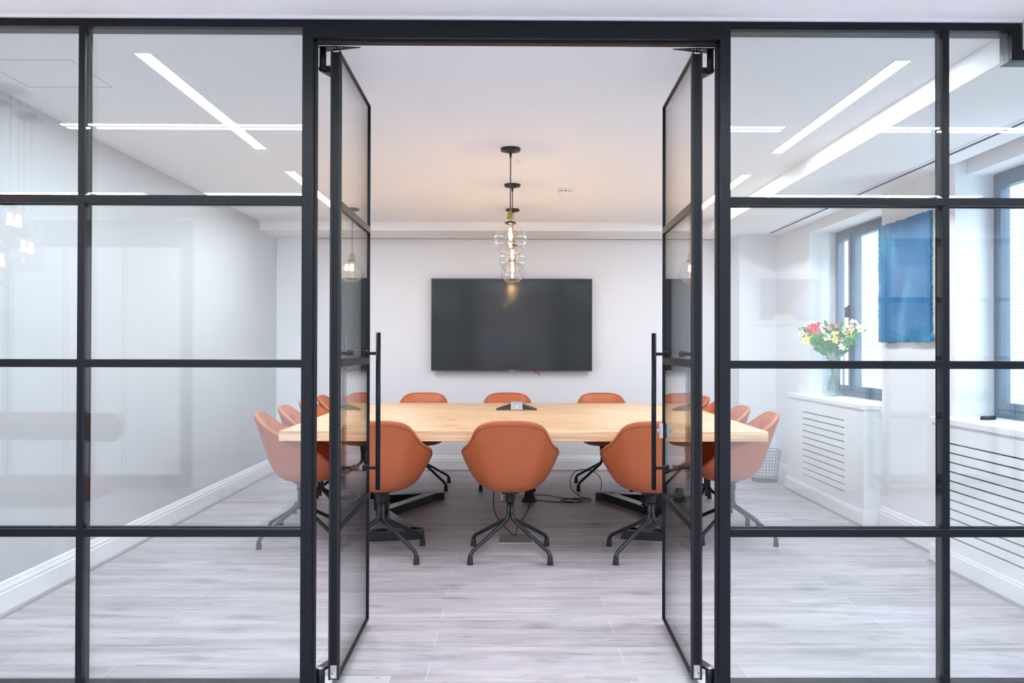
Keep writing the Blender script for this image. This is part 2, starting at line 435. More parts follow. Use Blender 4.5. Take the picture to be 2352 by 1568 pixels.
# partition end walls on the corridor side and the corridor walls
tag(box('wall_outer_front_left', WALL, OX0, XL, YP0, YP1, 0, CZ), 'white corridor wall left of the glazed partition', 'wall', kind='structure')
tag(box('wall_outer_front_right', WALL, XR, OX1, YP0, YP1, 0, CZ), 'white corridor wall right of the glazed partition', 'wall', kind='structure')
tag(box('wall_outer_left', WALL, OX0-0.12, OX0, OY0-0.1, YP1, 0, CZ), 'white corridor side wall beyond the bench', 'wall', kind='structure')
tag(box('wall_outer_right', WALL, OX1, OX1+0.12, OY0-0.1, YP1, 0, CZ), 'white corridor side wall behind the shelving', 'wall', kind='structure')
tag(box('wall_outer_back', WALL, OX0, OX1, OY0-0.1, OY0, 0, CZ), 'white corridor wall behind the camera, mirrored in the partition glass', 'wall', kind='structure')
# bulkhead beam and back soffit
tag(box('ceiling_bulkhead', CEIL, 1.845, XR, YP1, 7.9, BULK, CZ), 'lowered white ceiling bulkhead along the window side', 'ceiling', kind='structure')
tag(box('ceiling_outer_bulkhead', CEIL, 1.845, XR, 2.35, YP0, BULK, CZ), 'lowered white ceiling bulkhead on the corridor side', 'ceiling', kind='structure')
tag(box('ceiling_soffit', CEIL, XL, XR, 7.9, YB, SOF, CZ), 'shallow white ceiling step above the television wall', 'ceiling', kind='structure')
tag(box('trim_1', SEAM, -1.95, 2.235, YB-0.012, YB, SOF-0.005, SOF), 'thin grey shadow line where the back wall meets the ceiling step', 'trim', kind='structure')
m = MB(); m.box(2.43, 2.446, 3.1, 7.83, BULK-0.003, BULK)
tag(m.build('trim_2', GAPM), 'thin dark air slot along the lowered ceiling beside the windows', 'trim', kind='structure')
m = MB(); m.box(2.40, 2.404, 3.1, 7.4, BULK-0.001, BULK)
tag(m.build('trim_3', SEAM), 'fine grey joint line parallel to the dark air slot', 'trim', kind='structure')

BB = [(0, 0), (0.018, 0), (0.018, 0.105), (0.014, 0.112), (0.016, 0.122), (0.010, 0.135), (0.006, 0.150), (0, 0.155)]
def baseboard(name, label, fn, a0, a1, axis):
    m = MB(); pts = [fn(d, z) for d, z in BB]; m.prism(pts, axis, a0, a1)
    return tag(m.build(name, GLOSSW), label, 'baseboard', kind='structure')
baseboard('baseboard_left', 'tall moulded white baseboard along the left wall', lambda d, z: (XL+d, z), YP1, YB, 'y')
baseboard('baseboard_back', 'tall moulded white baseboard below the television', lambda d, z: (YB-d, z), XL+0.018, 2.235, 'x')
baseboard('baseboard_pier', 'white baseboard on the pier between the two windows', lambda d, z: (XR-d, z), 4.93, 5.83, 'y')
baseboard('baseboard_right', 'white baseboard beside the wire basket', lambda d, z: (XR-d, z), 7.49, 8.15, 'y')
QT = P('grey_floor_beading', s2l((150, 148, 150)), 0.5, var=0.1, vscale=30)
def quad_trim(name, label, fn, a0, a1, axis):
    pts = [fn(0, 0), fn(0.016, 0), fn(0.013, 0.009), fn(0.006, 0.014), fn(0, 0.016)]
    tag(MB().prism(pts, axis, a0, a1).build(name, QT), label, 'trim', kind='structure')
quad_trim('trim_4', 'grey floor beading along the left baseboard', lambda d, z: (XL+0.018+d, z), YP1, YB-0.04, 'y')
quad_trim('trim_5', 'grey floor beading below the television wall', lambda d, z: (YB-0.018-d, z), XL+0.04, 2.2, 'x')
quad_trim('trim_6', 'grey floor beading along the pier between the windows', lambda d, z: (XR-0.018-d, z), 4.95, 5.81, 'y')

pts_ = [(OY0+d, z) for d, z in BB]
tag(MB().prism(pts_, 'x', -2.78, 3.1).build('baseboard_outer_back', GLOSSW), 'white baseboard behind the camera, mirrored in the glass', 'baseboard', kind='structure')
tag(box('trim_8', GLOSSW, XL, 1.84, YP0-0.010, YP0, CZ-0.009, CZ), 'narrow white bead between the black head rail and the ceiling', 'trim', kind='structure')
# ceiling access hatch (thin seam)
h = MB(); hx0, hx1, hy0, hy1 = -2.19, -1.808, 3.466, 3.83
for a in ((hx0, hx1, hy0, hy0+0.0018), (hx0, hx1, hy1-0.0018, hy1), (hx0, hx0+0.0018, hy0, hy1), (hx1-0.0018, hx1, hy0, hy1)):
    h.box(*a, CZ-0.001, CZ+0.001)
tag(h.build('trim_7', SEAM), 'thin seam of the square ceiling access hatch at upper left', 'trim', kind='structure')

# ------------------------------------------------------------------ glazed partition
wf = thing('wall_front', 'black steel framed glass partition around the open double doors', 'glass partition', (0, YP0, 0), kind='structure')
PX0, PX1 = -0.742, -0.7035     # left door post
QX0, QX1 = 0.754, 0.792        # right door post
def pb(name, *a, mat=FRAME, bevel=0.0012): return box(name, mat, *a, parent=wf, bevel=bevel)
pb('door_post', PX0, PX1, YP0, YP1, 0, 2.352)
pb('door_post', QX0, QX1, YP0, YP1, 0, 2.352)
pb('head_rail', PX0, QX1, YP0, YP1, 2.352, 2.418)
pb('head_rail', XL, PX0, YP0, YP1, 2.388, 2.418)
pb('head_rail', QX1, 1.838, YP0, YP1, 2.388, 2.418)
pb('stepped_rail', 1.805, 1.838, YP0, YP1, 2.283, 2.388)
pb('stepped_rail', 1.838, XR, YP0, YP1, 2.283, BULK)
pb('end_post', XL, XL+0.03, YP0, YP1, 0, 2.388)
pb('end_post', XR-0.03, XR, YP0, YP1, 0, 2.283)
pb('sill_rail', XL+0.03, PX0, YP0, YP1, 0, 0.04)
pb('sill_rail', QX1, XR-0.03, YP0, YP1, 0, 0.04)
# rebate strips round the doorway
mm = MB(); mm.box(PX1, PX1+0.006, 3.030, 3.045, 0, 2.352); mm.box(QX0-0.006, QX0, 3.030, 3.045, 0, 2.352); mm.box(PX1, QX0, 3.030, 3.045, 2.344, 2.352)
mm.box(PX1, PX1+0.004, 3.058, 3.066, 0, 2.352); mm.box(QX0-0.004, QX0, 3.058, 3.066, 0, 2.352); mm.box(PX1, QX0, 3.058, 3.066, 2.347, 2.352)
mm.build('door_seal', FRAME2, wf, True)
for x0, x1, zt in ((-1.538, -1.515, 2.388), (1.556, 1.579, 2.388), (2.34, 2.363, 2.283)):
    pb('mullion', x0, x1, YP0, YP0+0.012, 0.04, zt); pb('mullion', x0, x1, 3.051, 3.0585, 0.04, zt)
for a, b in ((XL+0.03, PX0), (QX1, XR-0.03)):
    for z0, z1 in ((1.757, 1.786), (1.172, 1.200), (0.570, 0.598)):
        pb('glazing_bar', a, b, YP0-0.001, YP0+0.0122, z0, z1); pb('glazing_bar', a, b, 3.0508, 3.0595, z0, z1)
def pane(x0, x1, y, zt, step=False):
    if step:
        mp_ = MB().prism([(x0, 0.04), (x1, 0.04), (x1, 2.283), (1.805, 2.283), (1.805, 2.388), (x0, 2.388)], 'y', y, y+0.005)
        return mp_.build('glass_pane', GLASSM, wf, True)
    return box('glass_pane', GLASSM, x0, x1, y, y+0.005, 0.04, zt, parent=wf)
for y in (3.0125, 3.0455):
    pane(XL+0.03, -1.527, y, 2.388); pane(-1.526, PX0, y, 2.388)
    pane(QX1, 1.567, y, 2.388); pane(1.568, 2.351, y, 0, True); pane(2.352, XR-0.03, y, 2.283)

# ------------------------------------------------------------------ doors
def make_door(name, label, loc, rz, sx):
    """leaf: local y from 0 (hinge side, near) to .688; sx=+1: inner side faces +x"""
    d = thing(name, label, 'glass door', loc, rz, kind='structure')
    T = 0.020; LW = 0.688; Z0, Z1 = 0.024, 2.335
    f = MB()
    f.box(-T, T, 0, 0.020, Z0, Z1); f.box(-T, T, LW-0.010, LW, Z0, Z1)
    f.box(-T, T, 0.020, LW-0.010, Z0, Z0+0.010); f.box(-T, T, 0.020, LW-0.010, Z1-0.009, Z1)
    f.build('leaf_frame', FRAME, d, bevel=0.001)
    g = MB()
    for x in (-0.0185, 0.0115): g.box(x, x+0.007, -0.003, 0.0005, Z0, Z1+0.004)
    g.build('edge_seal', FRAME2, d)
    for x in (-T-0.001, 0.0145):
        for z0, z1 in ((1.757, 1.786), (1.172, 1.200), (0.570, 0.598)):
            MB().box(x, x+0.0065, 0.020, LW-0.010, z0, z1).build('glazing_bar', FRAME, d)
    for x in (-0.0135, 0.0085):
        MB().box(x, x+0.005, 0.020, LW-0.010, Z0+0.010, Z1-0.009).build('glass_pane', DGLASS, d)
    # pull handles
    for k in (-1, 1):
        hd = MB().tube([(k*0.086, 0.494, 0.639), (k*0.086, 0.494, 1.308)], 0.0105, 20).build('pull_handle', FRAME, d)
        for z in (1.219, 0.731):
            q = MB().lathe([(0.0065, 0), (0.0065, 0.066)], (0, 0, 0), 16, axis='x')
            q.lathe([(0.0125, 0.0), (0.014, 0.002), (0.014, 0.010), (0.010, 0.011), (0.010, 0.0145), (0.0135, 0.015), (0.0135, 0.024), (0.010, 0.026)], (0, 0, 0), 24, axis='x')
            q.v = [(k*(0.021+v[0]) if True else 0, 0.494+v[1], z+v[2]) for v in q.v]
            q.build('standoff', FRAME, hd)
    # lock plate at the foot of the near edge
    lp = MB().box(-0.0115, 0.0115, -0.004, 0.001, 0.03, 0.078).build('lock_plate', STEEL, d, bevel=0.0008)
    k_ = MB().lathe([(0.0052, 0), (0.0052, 0.003)], (0, 0, 0), 16, axis='y'); k_.box(-0.0025, 0.0025, 0, 0.003, -0.014, 0)
    k_.v = [(v[0], -0.004-v[1], 0.050+v[2]) for v in k_.v]; k_.build('lock_cylinder', CHROME, lp)
    # pivot brackets towards the post
    px = -sx*0.046
    for zc, top in ((2.30, True), (0.055, False)):
        b = MB()
        if top:
            b.lathe([(0.0125, 2.262), (0.0125, 2.344)], (px, -0.012, 0), 24)
            b.prism([(px-0.013, -0.02), (px+0.013, -0.02), (-sx*0.02, 0.006), (-sx*0.02, 0.10), (px-0.013, 0.0)] if sx > 0 else
                    [(px+0.013, -0.02), (px-0.013, -0.02), (-sx*0.02, 0.006), (-sx*0.02, 0.10), (px+0.013, 0.0)], 'z', 2.262, 2.272)
            b.box(min(px, -sx*0.02), max(px, -sx*0.02), -0.006, 0.006, 2.262, 2.282)
            b.prism([(px-sx*0.012, -0.028), (px-sx*0.012, 0.03), (px+sx*0.14, -0.02), (px+sx*0.05, -0.03)], 'z', 2.3435, 2.3465)
        else:
            b.lathe([(0.0165, 0.001), (0.0165, 0.072)], (px, -0.012, 0), 24)
            b.prism([(px-0.013, -0.02), (px+0.013, -0.02), (-sx*0.02, 0.006), (-sx*0.02, 0.10), (px-0.013, 0.0)] if sx > 0 else
                    [(px+0.013, -0.02), (px-0.013, -0.02), (-sx*0.02, 0.006), (-sx*0.02, 0.10), (px+0.013, 0.0)], 'z', 0.064, 0.074)
        br = b.build('pivot_bracket', FRAME, d)
        if not top: MB().lathe([(0.0155, 0.072), (0.0155, 0.0745)], (px, -0.012, 0), 24).build('pivot_cap', STEEL, br)
        else:
            for q in range(4): MB().lathe([(0.003, 2.3415), (0.003, 2.3435)], (px+sx*(0.035+0.011*q), -0.022, 0), 10).build('screw', CHROME, br)
    return d
d1 = make_door('door_1', 'left leaf of the open black framed glass double door', (-0.6425, 3.10, 0), R(0.37), 1)
d2 = make_door('door_2', 'right leaf of the open black framed glass double door, steel latch on its edge', (0.6935, 3.10, 0), R(-1.4), -1)
# latch box on the right leaf
lt = MB()
pr = []
for i in range(16):
    a = 2*PI*i/16; pr.append((0.668+0.012*max(-1, min(1, 1.5*math.cos(a))), 0.874+0.034*max(-1, min(1, 1.35*math.sin(a)))))
lt.prism(pr, 'x', -0.036, -0.0205)
lt.box(-0.0215, 0.012, 0.688, 0.692, 0.845, 0.903)
la = lt.build('latch', STEEL, d2, bevel=0.0015)
MB().lathe([(0.009, 0), (0.009, 0.008), (0.006, 0.010)], (0, 0, 0), 20, axis='x')
kn = MB().lathe([(0.008, 0), (0.009, 0.008), (0.006, 0.010)], (0, 0, 0), 20, axis='x'); kn.v = [(-0.036-v[0], 0.668+v[1], 0.874+v[2]) for v in kn.v]
kn.build('latch_turn', CHROME, la)

# floor spring cover plates
PLATE = P('satin_floor_plate', (0.62, 0.63, 0.64), 0.45, metal=0.55, var=0.04, vscale=20)
def fplate(x0, x1, label):
    p = box('floor_hinge_plate', PLATE, x0, x1, 2.99, 3.19, 0.0, 0.003, bevel=0.001)
    tag(p, label, 'floor plate', 'floor hinge plates at the doors')
    for x in (x0+0.05, x1-0.05): MB().lathe([(0.006, 0.003), (0.005, 0.0042)], (x, 3.165, 0), 14).build('screw', CHROME, p, True)
fplate(-0.70, -0.443, 'steel floor plate under the hinge side of the left door leaf')
fplate(0.484, 0.75, 'steel floor plate under the hinge side of the right door leaf')

# ------------------------------------------------------------------ ceiling lights
def strip(x, y0, y1, label, w=0.062):
    t = thing('ceiling_light', label, 'ceiling light', (x, (y0+y1)/2, CZ), group='recessed linear ceiling lights')
    L = (y1-y0)/2
    fr = MB(); e = 0.004
    for a in ((-w/2-e, -w/2, -L-e, L+e), (w/2, w/2+e, -L-e, L+e), (-w/2, w/2, -L-e, -L), (-w/2, w/2, L, L+e)):
        fr.box(*a, -0.003, 0.0)
    fr.build('trim_frame', PAINTW, t)
    MB().box(-w/2, w/2, -L, L, -0.0025, -0.0005).build('diffuser', STRIP, t)
strip(-1.478, 3.38, 5.00, 'long recessed strip light at the near left of the ceiling')
strip(-1.478, 5.64, 7.26, 'far left recessed strip light, mostly behind the left door post')
strip(1.61, 3.42, 5.05, 'long recessed strip light at the near right of the ceiling')
strip(1.61, 5.69, 7.30, 'far right recessed strip light, mostly behind the right door post')
def stripx(x0, x1, y, label, w=0.034):
    t = thing('ceiling_light', label, 'ceiling light', ((x0+x1)/2, y, CZ), group='corridor linear ceiling lights')
    L = (x1-x0)/2; e = 0.004
    fr = MB()
    for a in ((-L-e, L+e, -w/2-e, -w/2), (-L-e, L+e, w/2, w/2+e), (-L-e, -L, -w/2, w/2), (L, L+e, -w/2, w/2)): fr.box(*a, -0.003, 0)
    fr.build('trim_frame', PAINTW, t)
    MB().box(-L, L, -w/2, w/2, -0.0025, -0.0005).build('diffuser', STRIPO, t)
stripx(-2.38, 1.465, 1.56, 'long corridor strip light, mirrored at the top of the left glass')
stripx(1.977, 4.3, 1.56, 'short corridor strip light, mirrored at the top of the right glass')
stripx(-3.93, -2.81, -0.43, 'corridor strip light mirrored at the far left above the glazing bar')
stripx(-2.34, 1.5, -0.43, 'corridor strip light behind the camera, mirrored above the left glazing bar')
stripx(1.99, 3.65, -0.43, 'corridor strip light behind the camera, mirrored above the right glazing bar')

# ------------------------------------------------------------------ pendants
def globe_prof(Rg, a0, a1, n=20):
    return [(Rg*math.sin(a0+(a1-a0)*i/n), Rg*math.cos(a0+(a1-a0)*i/n)) for i in range(n+1)]
def pendant(loc, label, group, drop=0.46, Rg=0.0975, watts=BULB_W):
    """loc = ceiling point"""
    t = thing('pendant_lamp', label, 'pendant lamp', loc, group=group)
    c = MB().lathe([(0.058, 0), (0.058, -0.014), (0.054, -0.018), (0.030, -0.019), (0.028, -0.024), (0.008, -0.028)], n=40).build('ceiling_rose', BLKPL, t)
    MB().lathe([(0.0075, -0.028), (0.0075, -0.040), (0.004, -0.058)], n=16).build('cord_grip', BLKPL, c)
    zt = -0.388-(drop-0.46)
    MB().tube([(0, 0, -0.055), (0, 0, zt+0.03)], 0.0032, 10).build('cord', BLKPL, t)
    s = MB().lathe([(0.006, zt+0.030), (0.008, zt+0.012), (0.017, zt), (0.021, zt-0.010), (0.0235, zt-0.016), (0.0235, zt-0.022), (0.020, zt-0.024), (0.020, zt-0.046), (0.022, zt-0.050)], n=28)
    s.build('lamp_holder', BRASS, t)
    MB().lathe([(0.020, zt-0.046), (0.033, zt-0.050), (0.034, zt-0.056), (0.026, zt-0.060)], n=28).build('holder_ring', BLKPL, t)
    zg = zt-0.060-Rg*math.cos(math.asin(0.026/Rg))
    a0 = math.asin(0.026/Rg); a1 = PI-math.asin(0.052/Rg)
    pr = globe_prof(Rg, a0, a1, 22); pi = globe_prof(Rg-0.002, a0+0.01, a1-0.01, 22)
    g = MB(); g.lathe([(r, z+zg) for r, z in pr]+[(r, z+zg) for r, z in reversed(pi)], n=40, closed=True)
    g.build('glass_globe', GLOBE, t)
    zb = zt-0.055
    bprof = [(0.011, zb), (0.0125, zb-0.018), (0.018, zb-0.035), (0.028, zb-0.060), (0.031, zb-0.080), (0.026, zb-0.100), (0.014, zb-0.115), (0.001, zb-0.120)]
    b = MB().lathe(bprof, n=24).build('bulb', BULBG, t)
    f = MB()
    for k in range(6):
        a = 2*PI*k/6; f.tube([(0.006*math.cos(a), 0.006*math.sin(a), zb-0.030), (0.012*math.cos(a+0.3), 0.012*math.sin(a+0.3), zb-0.085)], 0.0016, 6)
    f.build('filament', FIL, b)
    ld = bpy.data.lights.new('bulb_light', 'POINT'); ld.energy = watts; ld.color = (1.0, 0.72, 0.45); ld.shadow_soft_size = 0.008
    lo = bpy.data.objects.new('bulb_light', ld); C.objects.link(lo); lo.parent = t; lo.location = (0, 0, zb-0.06)
    return t
G3 = 'three clear globe pendants over the table'
pendant((0.005, 4.97, CZ), 'clear glass globe pendant nearest the doors, brass holder and black cord', G3)
pendant((0.020, 6.07, CZ), 'middle of the three clear globe pendants, above the table centre', G3)
pendant((0.026, 7.16, CZ), 'globe pendant nearest the television, last in the row', G3)

# smoke detector + sensor
t = thing('smoke_detector', 'white round smoke detector on the ceiling right of the pendants', 'smoke detector', (0.416, 6.27, CZ))
MB().lathe([(0.060, 0), (0.060, -0.008), (0.054, -0.012)], n=40).build('base', PAINTW, t)
MB().lathe([(0.047, -0.010), (0.047, -0.018)], n=40).build('vent_gap', GAPM, t)
v = MB()
v.lathe([(0.053, -0.0175), (0.054, -0.020), (0.050, -0.040), (0.032, -0.050), (0.022, -0.052), (0.020, -0.062), (0.014, -0.066)], n=40)
for k in range(10):
    a = 2*PI*k/10; v.obox((0.05*math.cos(a), 0.05*math.sin(a), -0.011), (0.05*math.cos(a), 0.05*math.sin(a), -0.019), 0.012, 0.006, up=Vector((math.cos(a), math.sin(a), 0)))
v.build('sensor_head', PAINTW, t)
sd = MB().lathe([(0.020, 0), (0.019, -0.004), (0.010, -0.010), (0.005, -0.013)], n=24).build('ceiling_sensor', PAINTW); sd.location = (0.055, 5.31, CZ)
tag(sd, 'tiny white sensor on the ceiling behind the first pendant rose', 'sensor')

# ------------------------------------------------------------------ television
tvx0, tvx1, tvz0, tvz1 = -0.782, 0.830, 1.012, 1.936
t = thing('television', 'large black wall mounted flat screen television', 'television', ((tvx0+tvx1)/2, YB, 1.47))
box('casing', BLKPL, tvx0+0.02, tvx1-0.02, YB-0.07, YB-0.045, tvz0+0.02, tvz1-0.02, parent=t)
box('wall_bracket', BLKPL, -0.2, 0.25, YB-0.047, YB, 1.30, 1.65, parent=t)
fr = MB(); b_ = 0.009
GREYB = P('tv_bezel', (0.02, 0.024, 0.03), 0.3)
for a in ((tvx0, tvx0+b_, tvz0, tvz1), (tvx1-b_, tvx1, tvz0, tvz1), (tvx0+b_, tvx1-b_, tvz1-b_, tvz1), (tvx0+b_, tvx1-b_, tvz0, tvz0+b_+0.006)):
    fr.box(a[0], a[1], YB-0.088, YB-0.068, a[2], a[3])
fr.build('bezel', GREYB, t, True)
box('screen', TVM, tvx0+b_, tvx1-b_, YB-0.085, YB-0.070, tvz0+b_+0.006, tvz1-b_, parent=t)
box('badge', STEEL, 0.005, 0.048, YB-0.0885, YB-0.072, tvz0-0.004, tvz0+0.004, parent=t)
rc = catmull([(0.27, YB-0.06, tvz0+0.015), (0.262, YB-0.075, tvz0-0.006), (0.285, YB-0.078, tvz0-0.012), (0.298, YB-0.075, tvz0-0.028), (0.305, YB-0.07, tvz0-0.044)], 5)
rr = MB().tube(rc, 0.0035, 8); rr.tube([(0.245, YB-0.076, tvz0-0.003), (0.27, YB-0.078, tvz0-0.010), (0.29, YB-0.076, tvz0-0.004)], 0.004, 8)
rr.build('red_tie', REDP, t, True)

# ------------------------------------------------------------------ table
TX0, TX1, TY0, TY1, TZ = -1.389, 1.571, 5.08, 7.67, 0.74
tb = thing('conference_table', 'large thick pine conference table in the middle of the room', 'table', ((TX0+TX1)/2, (TY0+TY1)/2, 0))
box('tabletop', PINE, TX0, TX1, TY0, TY1, TZ-0.062, TZ, parent=tb, bevel=0.003)
for sx in (-1, 1):
    xc = 0.09+sx*0.92
    leg = MB()
    leg.obox((xc-sx*0.27, 5.52, 0.03), (xc+sx*0.20, 5.42, 0.03), 0.10, 0.06)
    leg.obox((xc-sx*0.29, 6.93, 0.03), (xc+sx*0.20, 6.80, 0.03), 0.10, 0.06)
    leg.obox((xc-sx*0.20, 5.48, 0.03), (xc+sx*0.10, 6.16, 0.03), 0.09, 0.06)
    leg.obox((xc+sx*0.10, 6.16, 0.03), (xc-sx*0.20, 6.88, 0.03), 0.09, 0.06)
    leg.obox((xc+sx*0.10, 6.16, 0.06), (xc+sx*0.10, 6.16, TZ-0.09), 0.10, 0.10, up=Vector((0, 1, 0)))
    leg.build('pedestal', BLKMT, tb, True, bevel=0.002)
    box('support_plate', BLKMT, xc+sx*0.10-0.35, xc+sx*0.10+0.35, 6.0, 6.32, TZ-0.09, TZ-0.062, parent=tb)
box('cable_tray', BLKMT, -0.45, 0.6, 6.25, 6.45, TZ-0.12, TZ-0.062, parent=tb)
box('support_block', P('brown_block', s2l((120, 82, 52)), 0.6), -0.60, -0.515, 5.35, 5.75, TZ-0.088, TZ-0.062, parent=tb)

# ------------------------------------------------------------------ chairs
RIM = [(0.0, -0.290, .820), (.070, -.289, .819), (.128, -.281, .813), (.176, -.260, .797), (.207, -.224, .768), (.226, -.172, .730), (.243, -.112, .694),
       (.264, -.045, .663), (.286, .025, .638), (.298, .088, .614), (.290, .145, .578), (.250, .205, .518), (.175, .250, .468), (.08, .262, .456), (0, .264, .454)]
SIDEP = [(0, 0), (.03, .33), (.07, .49), (.15, .62), (.27, .73), (.42, .82), (.61, .90), (.8, .96), (1, 1)]
BACKP = [(0, 0), (.03, .27), (.067, .40), (.155, .56), (.32, .70), (.52, .79), (.75, .89), (1, 1)]
def lerp_tab(tab, h):
    for (a, b), (c, d) in zip(tab, tab[1:]):
        if h <= c: return b+(d-b)*(h-a)/(c-a)
    return tab[-1][1]
def r_out(h, wb):
    ell = lerp_tab(SIDEP, h)
    return wb*lerp_tab(BACKP, h)+(1-wb)*ell
def chair_meshes():
    half = catmull(RIM, 5)
    ring = [Vector(p) for p in half]+[Vector((-p.x, p.y, p.z)) for p in reversed(half[1:-1])]
    n = len(ring); zb = 0.372
    hs = [0.004, 0.02, 0.05, 0.10, 0.17, 0.26, 0.36, 0.47, 0.58, 0.69, 0.80, 0.90, 0.96, 1.0]
    def wbk(p):
        an = min(math.atan2(abs(p.x), -p.y), R(118)); return math.cos(an*90/118)**2
    sm_ = [p.copy() for p in ring]
    for _ in range(60): sm_ = [(sm_[k-1]+sm_[k]*2+sm_[(k+1) % n])*0.25 for k in range(n)]
    idx = {tuple(p): k for k, p in enumerate(ring)}
    def base_pt(p, h):
        w = h*h*(3-2*h); w = w*w*w; return sm_[idx[tuple(p)]].lerp(p, w)
    def outp(p, h):
        b = base_pt(p, h); r = r_out(h, wbk(b)); return Vector((b.x*r, b.y*r, zb+(b.z-zb)*h))
    vs = [Vector((0, 0, zb))]; fs = []
    for h in hs: vs += [outp(p, h) for p in ring]
    # rolled rim
    def inw(p): v = Vector((-p.x, -p.y, 0)); return v.normalized()
    for d, u in ((0.003, .005), (0.009, .009), (0.017, .009), (0.024, .005), (0.028, -.002)):
        vs += [p+inw(p)*d+Vector((0, 0, u)) for p in ring]
    rows = len(hs)+5
    for i in range(n): fs.append((0, 1+(i+1) % n, 1+i))
    for k in range(rows-1):
        for i in range(n):
            a = 1+k*n; fs.append((a+i, a+(i+1) % n, a+n+(i+1) % n, a+n+i))
    shell = MB().add(vs, fs, True)
    # inner upholstery from the rim down to the seat
    zs = 0.436
    iv = []; base = [p+inw(p)*0.027+Vector((0, 0, 0.0)) for p in ring]
    iv += base
    hh = [0.93, 0.82, 0.70, 0.58, 0.46, 0.35, 0.25, 0.16, 0.08, 0.03, 0.0]
    for h in hh:
        for p in ring:
            z = zs+(p.z-0.001-zs)*h
            he = max(0.0, (z-zb)/(p.z-zb)); r = r_out(min(1, he), wbk(p)); L = math.hypot(p.x, p.y)
            rr = max(0.3, r-0.036/L)
            if h < 0.2: rr *= 0.9+0.5*h
            iv.append(Vector((p.x*rr, p.y*rr, z)))
    k0 = len(hh)
    for q in (0.66, 0.33):
        for i in range(n):
            p = iv[k0*n+i]; iv.append(Vector((p.x*q, p.y*q, zs-0.004*(1-q))))
    iv.append(Vector((0, 0, zs-0.004)))
    ifs = []
    for k in range(k0+2):
        for i in range(n): ifs.append((k*n+i, k*n+n+i, k*n+n+(i+1) % n, k*n+(i+1) % n))
    last = (k0+2)*n
    for i in range(n): ifs.append((last+i, len(iv)-1, last+(i+1) % n))
    inner = MB().add(iv, ifs, True)
    seam = MB().tube([outp(p, 0.955)+(-inw(p))*0.0006 for p in ring], 0.0026, 6, closed=True)
    seam2 = MB().tube([p+inw(p)*0.027+Vector((0, 0, 0.001)) for p in ring], 0.0020, 6, closed=True)
    return shell, inner, seam, seam2
def make_chair():
    t = thing('conference_chair', 'tan', 'chair', (0, 0, 0))
    sh, inn, sm, sm2 = chair_meshes()
    a = sh.build('shell', LEATHER, t); sm.build('piping', PIPING, a)
    b = inn.build('seat', LEATHER, t); sm2.build('seam', PIPING, b)
    # make normals of the open bowls consistent (outer down/out, inner up/in is fine for a closed pair)
    MB().lathe([(0.055, 0.380), (0.052, 0.370), (0.030, 0.366), (0.0285, 0.325), (0.026, 0.318)], n=32).build('swivel_column', BLKMT, t)
    for k in range(4):
        an = PI/4+k*PI/2; dx, dy = math.cos(an), math.sin(an)
        def pt(r, z): return (dx*r, dy*r, z)
        path = [pt(0.0145, 0.325), pt(0.0145, 0.250)]+arc(pt(0.0145, 0.250), pt(0.016, 0.222), pt(0.042, 0.207), 6)[1:] \
            + [pt(0.298, 0.077)]+arc(pt(0.298, 0.077), pt(0.319, 0.066), pt(0.324, 0.044), 6)[1:]
        lg = MB().tube(path, 0.0118, 12).build('leg', BLKMT, t)
        MB().lathe([(0.0175, 0.0), (0.0175, 0.006), (0.0135, 0.050), (0.0120, 0.053)], pt(0.325, 0), 16).build('foot', RUBBER, lg)
    return t
proto = make_chair()
first = True
def chair(x, y, rz, label, group):
    global first
    o = proto if first else copy_tree(proto)
    first = False
    o.location = (x, y, 0); o.rotation_euler = (0, 0, rz)
    tag(o, label, 'chair', group)
CF, CBK, CLL, CRR = 'tan chairs along the near side of the table', 'tan chairs along the television side', 'tan chairs along the left side', 'tan chairs along the window side'
chair(0.008, 5.06, R(0), 'tan leather tub chair facing away in the middle of the doorway', CF)
chair(-0.766, 5.06, R(1.5), 'tan leather tub chair facing away, partly behind the left door handle', CF)
chair(0.853, 5.05, R(-2), 'tan leather tub chair facing away, partly behind the right door handle', CF)
chair(-0.016, 7.53, R(180), 'tan chair at the far table side, right behind the conference phone', CBK)
chair(-0.780, 7.52, R(181), 'tan chair at the far table side, below the left end of the television', CBK)
chair(0.842, 7.53, R(178), 'tan chair at the far table side, below the right end of the television', CBK)
chair(-1.345, 5.46, R(-90+8), 'tan chair at the near left table corner, seen through the left glass', CLL)
chair(-1.365, 6.10, R(-90+3), 'second tan chair from the near corner on the left side', CLL)
chair(-1.365, 6.71, R(-90-2), 'third tan chair from the near corner on the left side, behind the left door post', CLL)
chair(-1.36, 7.31, R(-90), 'last tan chair on the left side, closest to the television wall', CLL)
chair(1.462, 5.52, R(90-3), 'tan chair at the near right table corner, seen through the right glass', CRR)
chair(1.445, 6.12, R(90), 'second tan chair from the near corner on the window side', CRR)
chair(1.44, 6.72, R(90+2), 'third tan chair from the near corner on the window side', CRR)
chair(1.44, 7.32, R(90), 'last tan chair on the window side, closest to the television wall', CRR)

